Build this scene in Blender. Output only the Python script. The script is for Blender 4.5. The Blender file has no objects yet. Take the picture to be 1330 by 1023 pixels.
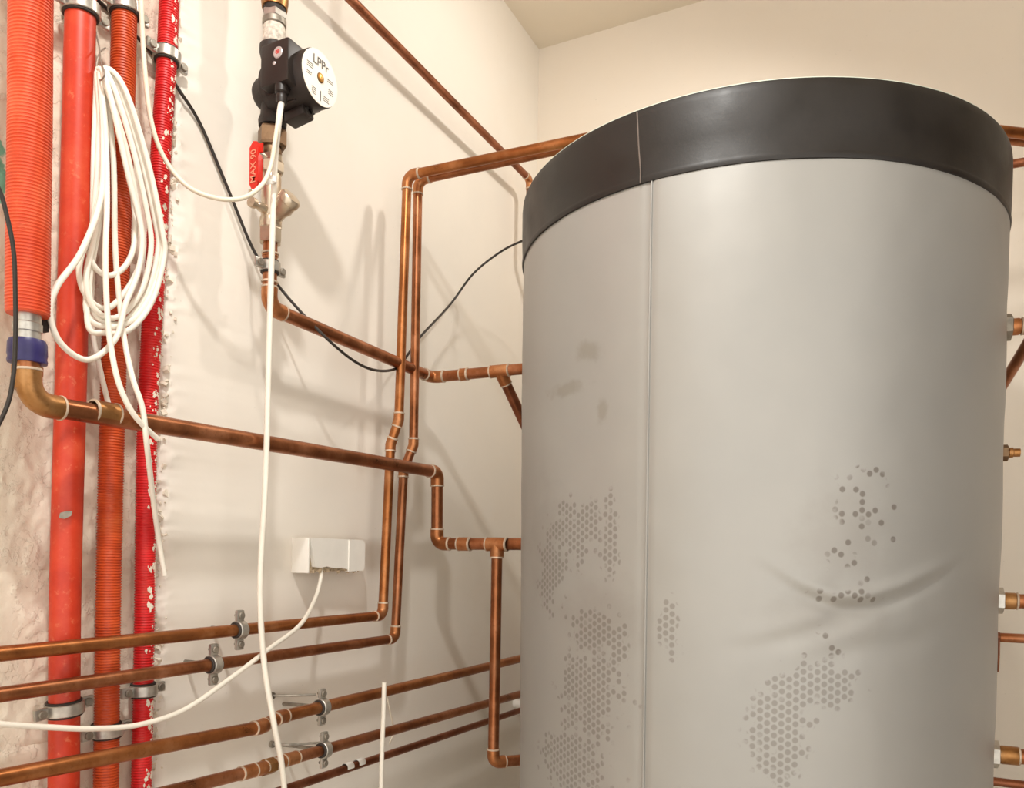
import bpy, bmesh, math, random
from mathutils import Vector, Matrix, noise
random.seed(7)
SC = bpy.context.scene
COL = SC.collection
V = Vector

# ------------------------------------------------------------------ camera
F, HY, ROLL, AZ = 1035.68, 723.17, .0181, .4652      # focal length (px), horizon row, roll, yaw
WX, CH = -1.1, 1.15                                  # left wall plane, camera height
BY, CEIL = 2.32, 2.785                               # back wall plane, ceiling height
FW = V((-math.sin(AZ), math.cos(AZ), 0)); RT = V((math.cos(AZ), math.sin(AZ), 0)); UP = V((0, 0, 1))
rc = RT * math.cos(ROLL) + UP * math.sin(ROLL)
uc = -RT * math.sin(ROLL) + UP * math.cos(ROLL)
cam = bpy.data.cameras.new('camera'); cam.sensor_width = 36; cam.lens = 36 * F / 1330
cam.shift_y = (HY - 511.5) / 1330; cam.clip_start = .02
co = bpy.data.objects.new('camera', cam); COL.objects.link(co)
co.matrix_world = Matrix(((rc.x, uc.x, -FW.x, 0), (rc.y, uc.y, -FW.y, 0), (rc.z, uc.z, -FW.z, CH), (0, 0, 0, 1)))
SC.camera = co

# ------------------------------------------------------------------ light
world = bpy.data.worlds.new('world'); SC.world = world; world.use_nodes = True
world.node_tree.nodes['Background'].inputs[0].default_value = (1, .955, .885, 1)
world.node_tree.nodes['Background'].inputs[1].default_value = 1.95
def lamp(name, loc, aim, power, radius, colour, cone=165, blend=1.0):      # ceiling downlight
    l = bpy.data.lights.new(name, 'SPOT'); l.energy = power; l.shadow_soft_size = radius; l.color = colour
    l.spot_size = math.radians(cone); l.spot_blend = blend
    o = bpy.data.objects.new(name, l); COL.objects.link(o); o.location = loc
    o.rotation_euler = (V(aim) - V(loc)).to_track_quat('-Z', 'Y').to_euler(); return o
lamp('ceiling_lamp_light', (-.20, 1.68, 2.62), (-.95, 1.62, 1.2), 22, .05, (1, .95, .88), 175, .6)     # above the tank
lamp('room_lamp_light', (-.33, .28, 2.66), (-.70, 1.0, 0), 74, .05, (1, .98, .94), 147)          # near the left wall
SC.view_settings.view_transform = 'Standard'; SC.view_settings.look = 'None'
SC.view_settings.exposure = -0.08; SC.view_settings.gamma = 1; SC.view_settings.use_curve_mapping = False

# ------------------------------------------------------------------ placing
CAMP = V((0, 0, CH))
def ray(x, y):
    u = (x - 665) / F; v = -(y - HY) / F
    cr, sr = math.cos(ROLL), math.sin(ROLL)
    return FW + RT * (cr * u - sr * v) + UP * (sr * u + cr * v)
def wl(x, y, off=0.0):                 # a point standing `off` metres proud of the left wall
    d = ray(x, y); return CAMP + d * ((WX + off) / d.x)
def by(x, y, Y):
    d = ray(x, y); return CAMP + d * (Y / d.y)
def bz(x, y, z):
    d = ray(x, y); return CAMP + d * ((z - CH) / d.z)
TC = V((-.306, 1.634, 0)); TR = .45
def cyl(x, y, R=TR):
    d = ray(x, y); a = d.x * d.x + d.y * d.y; p = CAMP - TC
    b = p.x * d.x + p.y * d.y; c = p.x * p.x + p.y * p.y - R * R
    t = (-b - math.sqrt(max(0, b * b - a * c))) / a
    return CAMP + d * t
def cyl_uv(x, y):
    P = cyl(x, y, .445); return (math.atan2(P.y - TC.y, P.x - TC.x) * TR, P.z)

# ------------------------------------------------------------------ materials
M = {}
class NT:
    def __init__(s, name):
        m = bpy.data.materials.new(name); m.use_nodes = True; s.m = m; s.t = m.node_tree; s.b = s.t.nodes['Principled BSDF']
        M[name] = m; s._co = None
    def n(s, typ, **kw):
        nd = s.t.nodes.new(typ)
        for k, v in kw.items(): setattr(nd, k, v)
        return nd
    def l(s, a, b): s.t.links.new(a, b)
    def coord(s, which='Object'):
        return s.n('ShaderNodeTexCoord').outputs[which]
    def noise(s, scale, detail=4, vec=None, rough=.55, sc=None):
        nd = s.n('ShaderNodeTexNoise'); nd.inputs['Scale'].default_value = scale; nd.inputs['Detail'].default_value = detail
        nd.inputs['Roughness'].default_value = rough
        v = vec or s.coord()
        if sc:
            mp = s.n('ShaderNodeMapping'); mp.inputs['Scale'].default_value = sc; s.l(v, mp.inputs[0]); v = mp.outputs[0]
        s.l(v, nd.inputs['Vector']); return nd.outputs['Fac']
    def ramp(s, fac, stops):
        r = s.n('ShaderNodeValToRGB'); e = r.color_ramp.elements
        while len(e) < len(stops): e.new(.5)
        for i, (p, c) in enumerate(stops):
            e[i].position = p; e[i].color = (*c, 1) if len(c) == 3 else c
        s.l(fac, r.inputs[0]); return r.outputs[0]
    def math(s, op, a, b=None, clamp=False):
        nd = s.n('ShaderNodeMath', operation=op, use_clamp=clamp)
        for i, x in enumerate((a, b)):
            if x is None: continue
            if isinstance(x, (int, float)): nd.inputs[i].default_value = x
            else: s.l(x, nd.inputs[i])
        return nd.outputs[0]
    def mix(s, fac, a, b):
        nd = s.n('ShaderNodeMix', data_type='RGBA')
        for i, x in ((0, fac), (6, a), (7, b)):
            if isinstance(x, (int, float)): nd.inputs[i].default_value = x
            elif isinstance(x, tuple): nd.inputs[i].default_value = (*x, 1)
            else: s.l(x, nd.inputs[i])
        return nd.outputs[2]
    def rng(s, fac, a, b, c=0, d=1):
        nd = s.n('ShaderNodeMapRange'); nd.interpolation_type = 'SMOOTHSTEP'
        s.l(fac, nd.inputs[0])
        for i, v in enumerate((a, b, c, d)): nd.inputs[i + 1].default_value = v
        return nd.outputs[0]
    def set(s, **kw):
        for k, v in kw.items():
            k = k.replace('_', ' ').title() if k not in ('IOR',) else k
            i = s.b.inputs[k]
            if isinstance(v, tuple): i.default_value = (*v, 1)
            elif isinstance(v, (int, float)): i.default_value = v
            else: s.l(v, i)
        return s
    def bump(s, h, strength=.3, dist=.002):
        nd = s.n('ShaderNodeBump'); nd.inputs['Strength'].default_value = strength; nd.inputs['Distance'].default_value = dist
        s.l(h, nd.inputs['Height']); s.l(nd.outputs[0], s.b.inputs['Normal'])

def srgb(r, g, b):
    f = lambda c: ((c / 255 + .055) / 1.055) ** 2.4 if c > 10 else c / 255 / 12.92
    return (f(r), f(g), f(b))

def plain(name, col, rough=.5, metal=0.0, var=.12, scale=40, bump=0):
    t = NT(name); n = t.noise(scale)
    dk = tuple(c * (1 - var) for c in col); lt = tuple(min(1, c * (1 + var)) for c in col)
    t.set(base_color=t.ramp(n, [(.3, dk), (.7, lt)]), roughness=rough, metallic=metal)
    if bump: t.bump(t.noise(scale * 3), bump)
    return t.m

def wall_material(name, a, b, bump=.15):
    t = NT(name); n1 = t.noise(1.6, 5); n2 = t.noise(9, 5)
    c = t.mix(t.rng(n2, .35, .7), t.ramp(n1, [(.3, a), (.7, b)]), tuple(x * .96 for x in b))
    # tiny plaster pits and trowel marks
    n3 = t.noise(140, 2)
    c = t.mix(t.math('MULTIPLY', t.rng(n3, .74, .78), .35), c, tuple(x * .6 for x in a))
    t.set(base_color=c, roughness=.85)
    t.bump(t.math('ADD', t.noise(14, 5), t.math('MULTIPLY', t.noise(170, 2), .12)), bump, .004)
    return t.m
wall_material('plaster_smooth', srgb(238, 230, 218), srgb(244, 237, 226))
wall_material('plaster_back', srgb(234, 223, 208), srgb(240, 230, 216))
wall_material('ceiling_paint', srgb(232, 221, 202), srgb(238, 228, 210))
def rough_plaster():
    t = NT('plaster_rough'); n1 = t.noise(6, 6); n2 = t.noise(60, 5, rough=.7)
    c = t.ramp(n1, [(.3, srgb(226, 213, 192)), (.7, srgb(238, 228, 210))])
    c = t.mix(t.math('MULTIPLY', t.rng(n2, .64, .78), .3), c, srgb(176, 158, 132))
    # patch of old teal paint at the edge of the wall
    p = wl(-8, 222); geo = t.coord()
    sub = t.n('ShaderNodeVectorMath', operation='SUBTRACT'); t.l(geo, sub.inputs[0]); sub.inputs[1].default_value = p
    scl = t.n('ShaderNodeVectorMath', operation='MULTIPLY'); t.l(sub.outputs[0], scl.inputs[0]); scl.inputs[1].default_value = (0, 1 / .034, 1 / .055)
    ln = t.n('ShaderNodeVectorMath', operation='LENGTH'); t.l(scl.outputs[0], ln.inputs[0])
    d = t.math('ADD', ln.outputs['Value'], t.math('MULTIPLY', t.math('SUBTRACT', t.noise(45, 4), .5), 1.6))
    c = t.mix(t.rng(d, .85, 1.0, .85, 0), c, srgb(88, 176, 146))
    t.set(base_color=c, roughness=.92); chips = t.rng(t.noise(34, 6, rough=.68), .52, .56)
    t.bump(t.math('ADD', chips, t.math('MULTIPLY', t.noise(150, 5, rough=.7), .8)), .55, .0016)
rough_plaster()
wall_material('bare_block', srgb(96, 84, 72), srgb(110, 97, 84), .4)
def floor_material():
    t = NT('concrete_floor'); t.set(base_color=t.ramp(t.noise(4, 6), [(.3, srgb(214, 208, 198)), (.7, srgb(228, 222, 212))]), roughness=.8)
    t.bump(t.noise(60), .2)
floor_material()

def copper(name, a, b, c, rough=.33):
    t = NT(name); co_ = t.coord()
    n1 = t.noise(18, 5, co_, .6); n2 = t.noise(160, 4, co_); n3 = t.noise(5, 3, co_)
    col = t.ramp(n1, [(.28, a), (.5, b), (.74, c)])
    col = t.mix(t.math('MULTIPLY', t.rng(n2, .55, .75), .35), col, tuple(x * .5 for x in a))
    col = t.mix(t.math('MULTIPLY', t.rng(n3, .52, .68), .5), col, tuple(x * .62 for x in b))
    t.set(base_color=col, metallic=.9, roughness=t.rng(n1, .2, .8, rough - .08, rough + .14))
    t.bump(n2, .06, .001)
copper('copper', srgb(126, 78, 50), srgb(162, 102, 66), srgb(194, 134, 98))
copper('copper_orange', srgb(140, 84, 46), srgb(172, 108, 62), srgb(200, 140, 94))
copper('copper_dark', srgb(112, 68, 46), srgb(146, 90, 64), srgb(178, 118, 88), .38)
copper('fitting_copper', srgb(142, 88, 52), srgb(184, 120, 76), srgb(212, 158, 112), .4)
copper('brass', srgb(136, 94, 52), srgb(172, 124, 76), srgb(198, 154, 106), .38)
copper('old_brass', srgb(88, 66, 48), srgb(122, 96, 72), srgb(150, 124, 96), .42)
plain('nickel', srgb(206, 190, 168), .32, .85, .12, 30)
plain('zinc', srgb(196, 192, 184), .38, .8, .2, 60)
plain('zinc_dull', srgb(150, 142, 130), .5, .6, .25, 70)
plain('solder', srgb(202, 182, 160), .55, .3, .3, 70)
plain('seam_thread', srgb(104, 92, 84), .6)
plain('rubber', srgb(52, 45, 40), .7, 0, .2, 60)
plain('black_cable', srgb(42, 35, 30), .5, 0, .1, 60)
plain('white_cable', srgb(240, 233, 220), .42, 0, .04, 25)
plain('white_cable_old', srgb(233, 222, 200), .5, 0, .06, 25)
plain('white_plastic', srgb(242, 238, 230), .38, 0, .03, 30)
plain('crumbly', srgb(190, 170, 142), .9, 0, .35, 220, .6)
plain('plaster_chip', srgb(238, 228, 210), .9, 0, .12, 120, .5)
plain('hemp_tape', srgb(214, 204, 190), .7, 0, .35, 160, .4)
plain('blue_plastic', srgb(46, 40, 92), .4, 0, .2, 50)
plain('pump_black', srgb(38, 31, 28), .42, 0, .15, 60)
plain('pump_iron', srgb(56, 50, 47), .6, .2, .25, 70, .3)
plain('red_lever', srgb(214, 38, 22), .38, 0, .08, 50)
plain('ink', srgb(92, 84, 80), .6)
plain('lever_print', srgb(246, 150, 120), .6)
plain('silver_logo', srgb(196, 186, 184), .4, .3, .1, 90)
plain('label_white', srgb(244, 238, 224), .5, 0, .02)
plain('pump_screw', srgb(206, 150, 78), .35, .8, .15)
plain('lid_white', srgb(214, 224, 208), .6, 0, .06)

def red_pipe(name, a, b, c, dirt=.35, rough=.45, splash=0.0):
    t = NT(name); co_ = t.coord(); n1 = t.noise(14, 6, co_, .65); n2 = t.noise(70, 5, co_, .7)
    col = t.ramp(n1, [(.3, a), (.52, b), (.75, c)])
    col = t.mix(t.math('MULTIPLY', t.rng(n2, .56, .74), dirt), col, srgb(226, 146, 104))
    if splash:
        n3 = t.noise(34, 4, co_, .6, sc=(1, 1, .55)); n4 = t.noise(6, 3, co_)
        m = t.rng(t.math('ADD', n3, t.math('MULTIPLY', t.math('SUBTRACT', n4, .5), .5)), .66 - splash, .69 - splash)
        col = t.mix(m, col, srgb(238, 226, 206))
    t.set(base_color=col, roughness=rough)
    t.bump(n2, .12, .001)
red_pipe('sleeve_orange', srgb(206, 66, 32), srgb(224, 88, 48), srgb(234, 114, 76), .35)
red_pipe('pipe_red', srgb(178, 40, 16), srgb(200, 56, 26), srgb(212, 82, 48), .45)
red_pipe('hose_rust', srgb(178, 60, 22), srgb(204, 80, 32), srgb(218, 104, 52), .2)
red_pipe('hose_scarlet', srgb(198, 22, 24), srgb(218, 34, 36), srgb(230, 58, 54), .15, .45, -.06)

# jacket: satin grey vinyl with hexagonal dot stains (u,v = metres on the surface)
def jacket_material():
    t = NT('jacket_vinyl'); uv = t.n('ShaderNodeUVMap').outputs[0]
    sx = t.n('ShaderNodeSeparateXYZ'); t.l(uv, sx.inputs[0]); u, v = sx.outputs[0], sx.outputs[1]
    P = .0118
    def lattice(du, dv, p):                       # one of two interleaved rectangular grids: (dot, random number of its dot)
        a0 = t.math('ADD', t.math('DIVIDE', v, p), du + 500); b0 = t.math('ADD', t.math('DIVIDE', u, p * 1.732), dv + 500)
        cell = t.n('ShaderNodeCombineXYZ'); t.l(t.math('FLOOR', a0), cell.inputs[0]); t.l(t.math('FLOOR', b0), cell.inputs[1]); cell.inputs[2].default_value = du * 7
        wn = t.n('ShaderNodeTexWhiteNoise', noise_dimensions='3D'); t.l(cell.outputs[0], wn.inputs['Vector'])
        a = t.math('SUBTRACT', t.math('FRACT', a0), .5); b = t.math('MULTIPLY', t.math('SUBTRACT', t.math('FRACT', b0), .5), 1.732)
        d = t.math('SQRT', t.math('ADD', t.math('MULTIPLY', a, a), t.math('MULTIPLY', b, b)))
        return t.rng(d, .27, .46, 1, 0), wn.outputs['Value']
    LAT = [lattice(0, 0, P), lattice(.5, .5, P)]
    nz = t.noise(26, 4, uv, .6); nzb = t.noise(38, 2, uv)
    def blob(cx, cy, rx, ry):
        (u0, v0), (u1, _), (_, v1) = cyl_uv(cx, cy), cyl_uv(cx + rx, cy), cyl_uv(cx, cy + ry)
        ru, rv = abs(u1 - u0), abs(v1 - v0)
        a = t.math('DIVIDE', t.math('SUBTRACT', u, u0), ru); b = t.math('DIVIDE', t.math('SUBTRACT', v, v0), rv)
        return t.math('SQRT', t.math('ADD', t.math('MULTIPLY', a, a), t.math('MULTIPLY', b, b)))
    def mask(blobs, lo=.75, hi=1.05, jitter=1.2):
        m = None
        for bb in blobs:
            d = blob(*bb); m = d if m is None else t.math('MINIMUM', m, d)
        m = t.math('ADD', m, t.math('MULTIPLY', t.math('SUBTRACT', nz, .5), jitter))
        return t.rng(m, lo, hi, 1, 0)
    md = mask([(745, 690, 48, 46), (770, 820, 42, 36), (760, 900, 52, 70), (735, 990, 60, 50), (800, 850, 16, 48),
               (868, 815, 19, 48), (1015, 945, 48, 80), (1060, 890, 60, 36), (712, 740, 20, 60), (790, 700, 14, 60)], .35, 1.3, 1.5)
    mspot = mask([(1120, 625, 42, 24), (1100, 775, 62, 14), (1090, 715, 34, 34), (1150, 745, 30, 16), (1065, 835, 46, 24), (1130, 690, 60, 70)], .3, 1.2, 1.4)
    f = None
    for dot, rnd in LAT:
        a = t.math('MULTIPLY', t.math('MULTIPLY', t.math('SUBTRACT', t.math('MULTIPLY', md, 1.12), rnd), 4, True), .38)
        b = t.math('MULTIPLY', t.math('MULTIPLY', t.math('SUBTRACT', t.math('MULTIPLY', mspot, .42), rnd), 7, True), .62)
        g = t.math('MULTIPLY', dot, t.math('MAXIMUM', a, b)); f = g if f is None else t.math('MAXIMUM', f, g)
    base = t.ramp(t.noise(3, 4, uv), [(.3, srgb(160, 159, 156)), (.7, srgb(168, 166, 162))])
    mg = mask([(766, 455, 24, 16), (735, 505, 34, 12), (782, 535, 8, 22)], .2, 1.1, 2.2)
    base = t.mix(t.math('MULTIPLY', mg, .3), base, srgb(116, 110, 84))
    smear = mask([(775, 800, 70, 50), (705, 700, 30, 90), (1095, 700, 60, 80), (1080, 800, 80, 40)], .2, 1.3, 1.2)
    base = t.mix(t.math('MULTIPLY', smear, .16), base, srgb(112, 98, 84))
    col = t.mix(f, base, srgb(92, 80, 70))
    t.set(base_color=col, roughness=.46, metallic=.36)
    wv = t.n('ShaderNodeTexNoise'); wv.inputs['Scale'].default_value = 900; t.l(uv, wv.inputs['Vector'])
    t.bump(t.math('ADD', t.math('MULTIPLY', wv.outputs['Fac'], .08), t.noise(16, 3, uv)), .1, .003)
jacket_material()
def lid_material():
    t = NT('lid_vinyl'); n = t.noise(12, 5); n2 = t.noise(200, 2)
    t.set(base_color=t.ramp(n, [(.3, srgb(23, 19, 17)), (.7, srgb(33, 28, 25))]), roughness=t.rng(n, .3, .7, .40, .52))
    t.b.inputs['Specular IOR Level'].default_value = .5
    t.bump(n2, .08, .001)
lid_material()

# ------------------------------------------------------------------ mesh helpers
def mesh_obj(name, vs, fs, mat, parent=None, smooth=True, uvs=None):
    me = bpy.data.meshes.new(name); me.from_pydata([tuple(v) for v in vs], [], fs); me.update()
    if smooth:
        me.polygons.foreach_set('use_smooth', [True] * len(me.polygons))
        try: me.set_sharp_from_angle(angle=math.radians(42))
        except Exception: pass
    if uvs:
        lay = me.uv_layers.new(name='UVMap')
        for lp in me.loops: lay.data[lp.index].uv = uvs[lp.vertex_index]
    me.materials.append(M[mat])
    o = bpy.data.objects.new(name, me); COL.objects.link(o)
    if parent: attach(o, parent)
    return o
def attach(o, parent):
    o.parent = parent
    o.matrix_parent_inverse = world_of(parent).inverted()
def world_of(o):
    m = o.matrix_basis.copy()
    if o.parent: m = world_of(o.parent) @ o.matrix_parent_inverse @ m
    return m
def tag(o, label, cat, group=None):
    o['label'] = label; o['category'] = cat
    if group: o['group'] = group
    return o
def thing(name, label, cat, loc, group=None):
    o = bpy.data.objects.new(name, None); COL.objects.link(o); o.location = loc; o.empty_display_size = .05
    return tag(o, label, cat, group)
def struct(o): o['kind'] = 'structure'; return o

class MB:
    def __init__(s): s.v = []; s.f = []
    def add(s, vs, fs):
        k = len(s.v); s.v += [V(x) for x in vs]; s.f += [tuple(i + k for i in f) for f in fs]; return s
    def tube(s, pts, r, seg=14, caps=True, closed=False):
        pts = [V(p) for p in pts]; n = len(pts)
        rs = r if isinstance(r, (list, tuple)) else [r] * n
        tan = []
        for i in range(n):
            if closed: a, b = pts[i - 1], pts[(i + 1) % n]
            else: a, b = pts[max(0, i - 1)], pts[min(n - 1, i + 1)]
            d = b - a
            tan.append(d.normalized() if d.length > 1e-9 else (tan[-1] if tan else V((0, 0, 1))))
        t0 = tan[0]; ref = V((0, 0, 1)) if abs(t0.z) < .9 else V((1, 0, 0))
        nrm = (ref - t0 * ref.dot(t0)).normalized(); vs = []
        for i in range(n):
            if i:
                q = tan[i - 1].rotation_difference(tan[i]); nrm = q @ nrm
                nrm = (nrm - tan[i] * nrm.dot(tan[i])).normalized()
            bi = tan[i].cross(nrm)
            for k in range(seg):
                a = 2 * math.pi * k / seg
                vs.append(pts[i] + (nrm * math.cos(a) + bi * math.sin(a)) * rs[i])
        fs = []
        for i in range(n if closed else n - 1):
            j = (i + 1) % n
            for k in range(seg):
                l = (k + 1) % seg
                fs.append((i * seg + k, i * seg + l, j * seg + l, j * seg + k))
        if caps and not closed:
            fs.append(tuple(reversed(range(seg)))); fs.append(tuple(range((n - 1) * seg, n * seg)))
        return s.add(vs, fs)
    def lathe(s, origin, axis, prof, seg=28, phase=0.0, arc=None, ref=None):
        # prof: list of (radius, distance along axis); an open profile
        axis = V(axis).normalized(); origin = V(origin)
        rf = V(ref) if ref else (V((0, 0, 1)) if abs(axis.z) < .9 else V((1, 0, 0)))
        nx = (rf - axis * rf.dot(axis)).normalized(); ny = axis.cross(nx); vs = []; fs = []
        for r, h in prof:
            for k in range(seg):
                a = phase + 2 * math.pi * k / seg
                vs.append(origin + axis * h + (nx * math.cos(a) + ny * math.sin(a)) * r)
        for i in range(len(prof) - 1):
            for k in range(seg):
                l = (k + 1) % seg
                fs.append((i * seg + k, i * seg + l, (i + 1) * seg + l, (i + 1) * seg + k))
        return s.add(vs, fs)
    def box(s, c, hx, hy, hz, ax=(1, 0, 0), ay=(0, 1, 0), az=(0, 0, 1), bev=0.0):
        c = V(c); ax, ay, az = V(ax).normalized(), V(ay).normalized(), V(az).normalized()
        bm = bmesh.new(); bmesh.ops.create_cube(bm, size=2)
        for v in bm.verts: v.co = V((v.co.x * hx, v.co.y * hy, v.co.z * hz))
        if bev: bmesh.ops.bevel(bm, geom=bm.edges[:], offset=bev, segments=2, affect='EDGES', profile=.6)
        bm.verts.index_update()
        vs = [c + ax * v.co.x + ay * v.co.y + az * v.co.z for v in bm.verts]
        fs = [tuple(v.index for v in f.verts) for f in bm.faces]; bm.free()
        return s.add(vs, fs)
    def prism(s, poly, origin, ex, ey, en, depth):
        origin = V(origin); ex, ey, en = V(ex), V(ey), V(en); n = len(poly)
        vs = [origin + ex * a + ey * b for a, b in poly] + [origin + ex * a + ey * b + en * depth for a, b in poly]
        fs = [tuple(reversed(range(n))), tuple(range(n, 2 * n))] + [(i, (i + 1) % n, (i + 1) % n + n, i + n) for i in range(n)]
        return s.add(vs, fs)
    def build(s, name, mat, parent=None, smooth=True): 
        o = mesh_obj(name, s.v, s.f, mat, parent, smooth)
        bm = bmesh.new(); bm.from_mesh(o.data); bmesh.ops.recalc_face_normals(bm, faces=bm.faces); bm.to_mesh(o.data); bm.free()
        if smooth:
            try: o.data.set_sharp_from_angle(angle=math.radians(42))
            except Exception: pass
        return o
def spline(pts, sub=10, closed=False):
    pts = [V(p) for p in pts]; n = len(pts); out = []
    for i in range(n if closed else n - 1):
        if closed: p0, p1, p2, p3 = pts[i - 1], pts[i], pts[(i + 1) % n], pts[(i + 2) % n]
        else: p0, p1, p2, p3 = pts[max(0, i - 1)], pts[i], pts[i + 1], pts[min(n - 1, i + 2)]
        for k in range(sub):
            t = k / sub
            out.append(.5 * (2 * p1 + (p2 - p0) * t + (2 * p0 - 5 * p1 + 4 * p2 - p3) * t * t + (3 * p1 - p0 - 3 * p2 + p3) * t ** 3))
    if not closed: out.append(pts[-1])
    return out
def solid_prof(r0, r1, h0, h1, bev=.001):     # closed ring section for lathe
    return [(r0, h0), (r1 - bev, h0), (r1, h0 + bev), (r1, h1 - bev), (r1 - bev, h1), (r0, h1), (r0, h0)]
def disc_prof(r, h0, h1, bev=.001):
    return [(.0004, h0), (r - bev, h0), (r, h0 + bev), (r, h1 - bev), (r - bev, h1), (.0004, h1)]

# ------------------------------------------------------------------ the room
def smoothstep(a, b, x):
    t = min(1, max(0, (x - a) / (b - a))); return t * t * (3 - 2 * t)
RX = WX - .014                                   # raw masonry face behind the plaster coat
def rough_wall():
    y0, y1, ny = .18, 1.0, 205; nz = 560; vs = []; fs = []
    joints = [wl(100, 742).z + k * .245 for k in range(-5, 8)]
    for j in range(nz + 1):
        z = CEIL * j / nz
        for i in range(ny + 1):
            y = y0 + (y1 - y0) * i / ny
            n1 = noise.noise(V((y * 9, z * 7, 3.1))); n2 = noise.noise(V((y * 38, z * 30, 1.7))); n3 = noise.noise(V((y * 95, z * 80, 8.2)))
            d = .0008 * n1 + .0016 * smoothstep(.12, .2, n2 + .5 * n3) + .0009 * n3
            for k, jz in enumerate(joints):
                e = abs(z - jz - .004 * noise.noise(V((y * 14, k * 3.3, 0))))
                if e < .007: d -= .0035 * (1 - e / .007)
            vs.append((RX + d * 1.0 * min(1, (i + 0.0) / 4, (ny - i) / 4), y, z))
    w = ny + 1
    for j in range(nz):
        for i in range(ny):
            fs.append((j * w + i, j * w + i + 1, (j + 1) * w + i + 1, (j + 1) * w + i))
    k = len(vs)
    vs += [(RX, -1.5, 0), (RX, y0, 0), (RX, y0, CEIL), (RX, -1.5, CEIL), (RX, y1, 0), (RX, BY + .1, 0), (RX, BY + .1, CEIL), (RX, y1, CEIL)]
    fs += [(k, k + 1, k + 2, k + 3), (k + 4, k + 5, k + 6, k + 7)]
    k = len(vs)
    vs += [(RX - .12, -1.5, 0), (RX - .12, BY + .1, 0), (RX - .12, BY + .1, CEIL), (RX - .12, -1.5, CEIL)]
    fs += [(k + 3, k + 2, k + 1, k)]
    return struct(mesh_obj('wall_left', vs, fs, 'plaster_rough'))
wall_left = rough_wall()
EDGE = [(231, -250), (231, 0), (225, 120), (224, 300), (215, 400), (212, 560), (208, 700), (206, 800), (204, 900), (203, 1023), (200, 1500)]
EP = [wl(x, y) for x, y in EDGE]
def edge_y(z):
    for a, b in zip(EP, EP[1:]):
        if b.z <= z <= a.z:
            return a.y + (b.y - a.y) * (a.z - z) / (a.z - b.z)
    return EP[0].y if z > EP[0].z else EP[-1].y
def plaster_coat():
    offs = [-.0005, .0, .0015, .004, .008, .013, .02, .03, .05]; nz = 700; vs = []; fs = []
    for j in range(nz + 1):
        z = CEIL * j / nz
        ye = edge_y(z) + .009 * noise.noise(V((z * 9, 2, 0))) + .007 * noise.noise(V((z * 42, 5, 0))) + .003 * noise.noise(V((z * 130, 9, 0)))
        for i, o in enumerate(offs):
            n = noise.noise(V((o * 160, z * 90, 4.4))) ; n2 = noise.noise(V((o * 60, z * 34, 1.1)))
            if i == 0: x = RX - .004
            else:
                f = smoothstep(-.002, .016, o); x = WX - .0075 * (1 - f) + (.0034 * n + .0022 * n2) * (1 - smoothstep(.012, .045, o))
                if i == 1: x -= .003
            vs.append((x, ye + o, z))
        vs.append((WX, 1.2, z)); vs.append((WX, BY + .1, z))
    w = len(offs) + 2
    for j in range(nz):
        for i in range(w - 1): fs.append((j * w + i, j * w + i + 1, (j + 1) * w + i + 1, (j + 1) * w + i))
    return mesh_obj('plaster_coat', vs, fs, 'plaster_smooth', wall_left)
plaster_coat()
m = MB()
for k in range(420):
    z = random.uniform(.5, 2.4); y = edge_y(z) + random.gauss(.002, .008); s_ = random.choice((.0012, .0018, .0025, .0035, .005))
    e = [V((random.uniform(-1, 1), random.uniform(-1, 1), random.uniform(-1, 1))).normalized() for _ in range(2)]
    ez = e[0].cross(e[1]).normalized(); ey = ez.cross(e[0])
    m.box(V((WX - .004 + random.uniform(-.004, .004), y, z)), s_ * random.uniform(.5, 1), s_ * random.uniform(.6, 1.3), s_ * random.uniform(.4, .9), e[0], ey, ez)
o = m.build('plaster_crumbs', 'plaster_chip', wall_left, False); o['kind'] = 'stuff'
def slab(name, a, b, mat):
    m = MB(); a, b = V(a), V(b); c = (a + b) / 2; h = (b - a) / 2
    m.box(c, h.x, h.y, h.z); return struct(m.build(name, mat, None, False))
slab('wall_back', (RX - .12, BY, 0), (1.9, BY + .12, CEIL), 'plaster_back')
slab('wall_right', (1.75, .35, 0), (1.87, BY, CEIL), 'bare_block')
slab('ceiling', (RX - .12, -1.62, CEIL), (1.9, BY + .12, CEIL + .1), 'ceiling_paint')
slab('floor', (RX - .12, -1.62, -.1), (1.9, BY + .12, 0), 'concrete_floor')

# ------------------------------------------------------------------ the tank
ZB, ZT = .647 * .9 + 1.15, .7783 * .9 + 1.15            # lid hem and lid top
tank = thing('storage_tank', 'tall round hot water tank in a grey insulated jacket under a black lid band', 'water tank', (TC.x, TC.y, 0))
def body_radius(z): return .4365 + .0095 * smoothstep(.55, 1.70, z)
CRE = [cyl_uv(*p) for p in ((975, 722), (1005, 742), (1040, 765), (1085, 783), (1130, 782), (1170, 770), (1215, 748), (1250, 728))]
CR2 = [cyl_uv(*p) for p in ((935, 838), (985, 832), (1040, 818), (1085, 803), (1130, 790))]
CR3 = [cyl_uv(*p) for p in ((1000, 878), (1060, 850), (1120, 832), (1180, 826), (1240, 800))]
def curve_at(c, u):
    if not c[0][0] <= u <= c[-1][0]: return None
    for (a, va), (b, vb) in zip(c, c[1:]):
        if a <= u <= b:
            t = (u - a) / (b - a); f = (u - c[0][0]) / (c[-1][0] - c[0][0])
            return va + (vb - va) * t, math.sin(math.pi * f)
PORTS_R = [(4, by(1312, 425, 1.665).z), (4, by(1310, 587, 1.665).z), (4, by(1312, 782, 1.665).z), (4, by(1305, 980, 1.665).z)]
SEAM_T = math.atan2(*reversed([(cyl(843, 300) - TC).x, (cyl(843, 300) - TC).y]))
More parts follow.
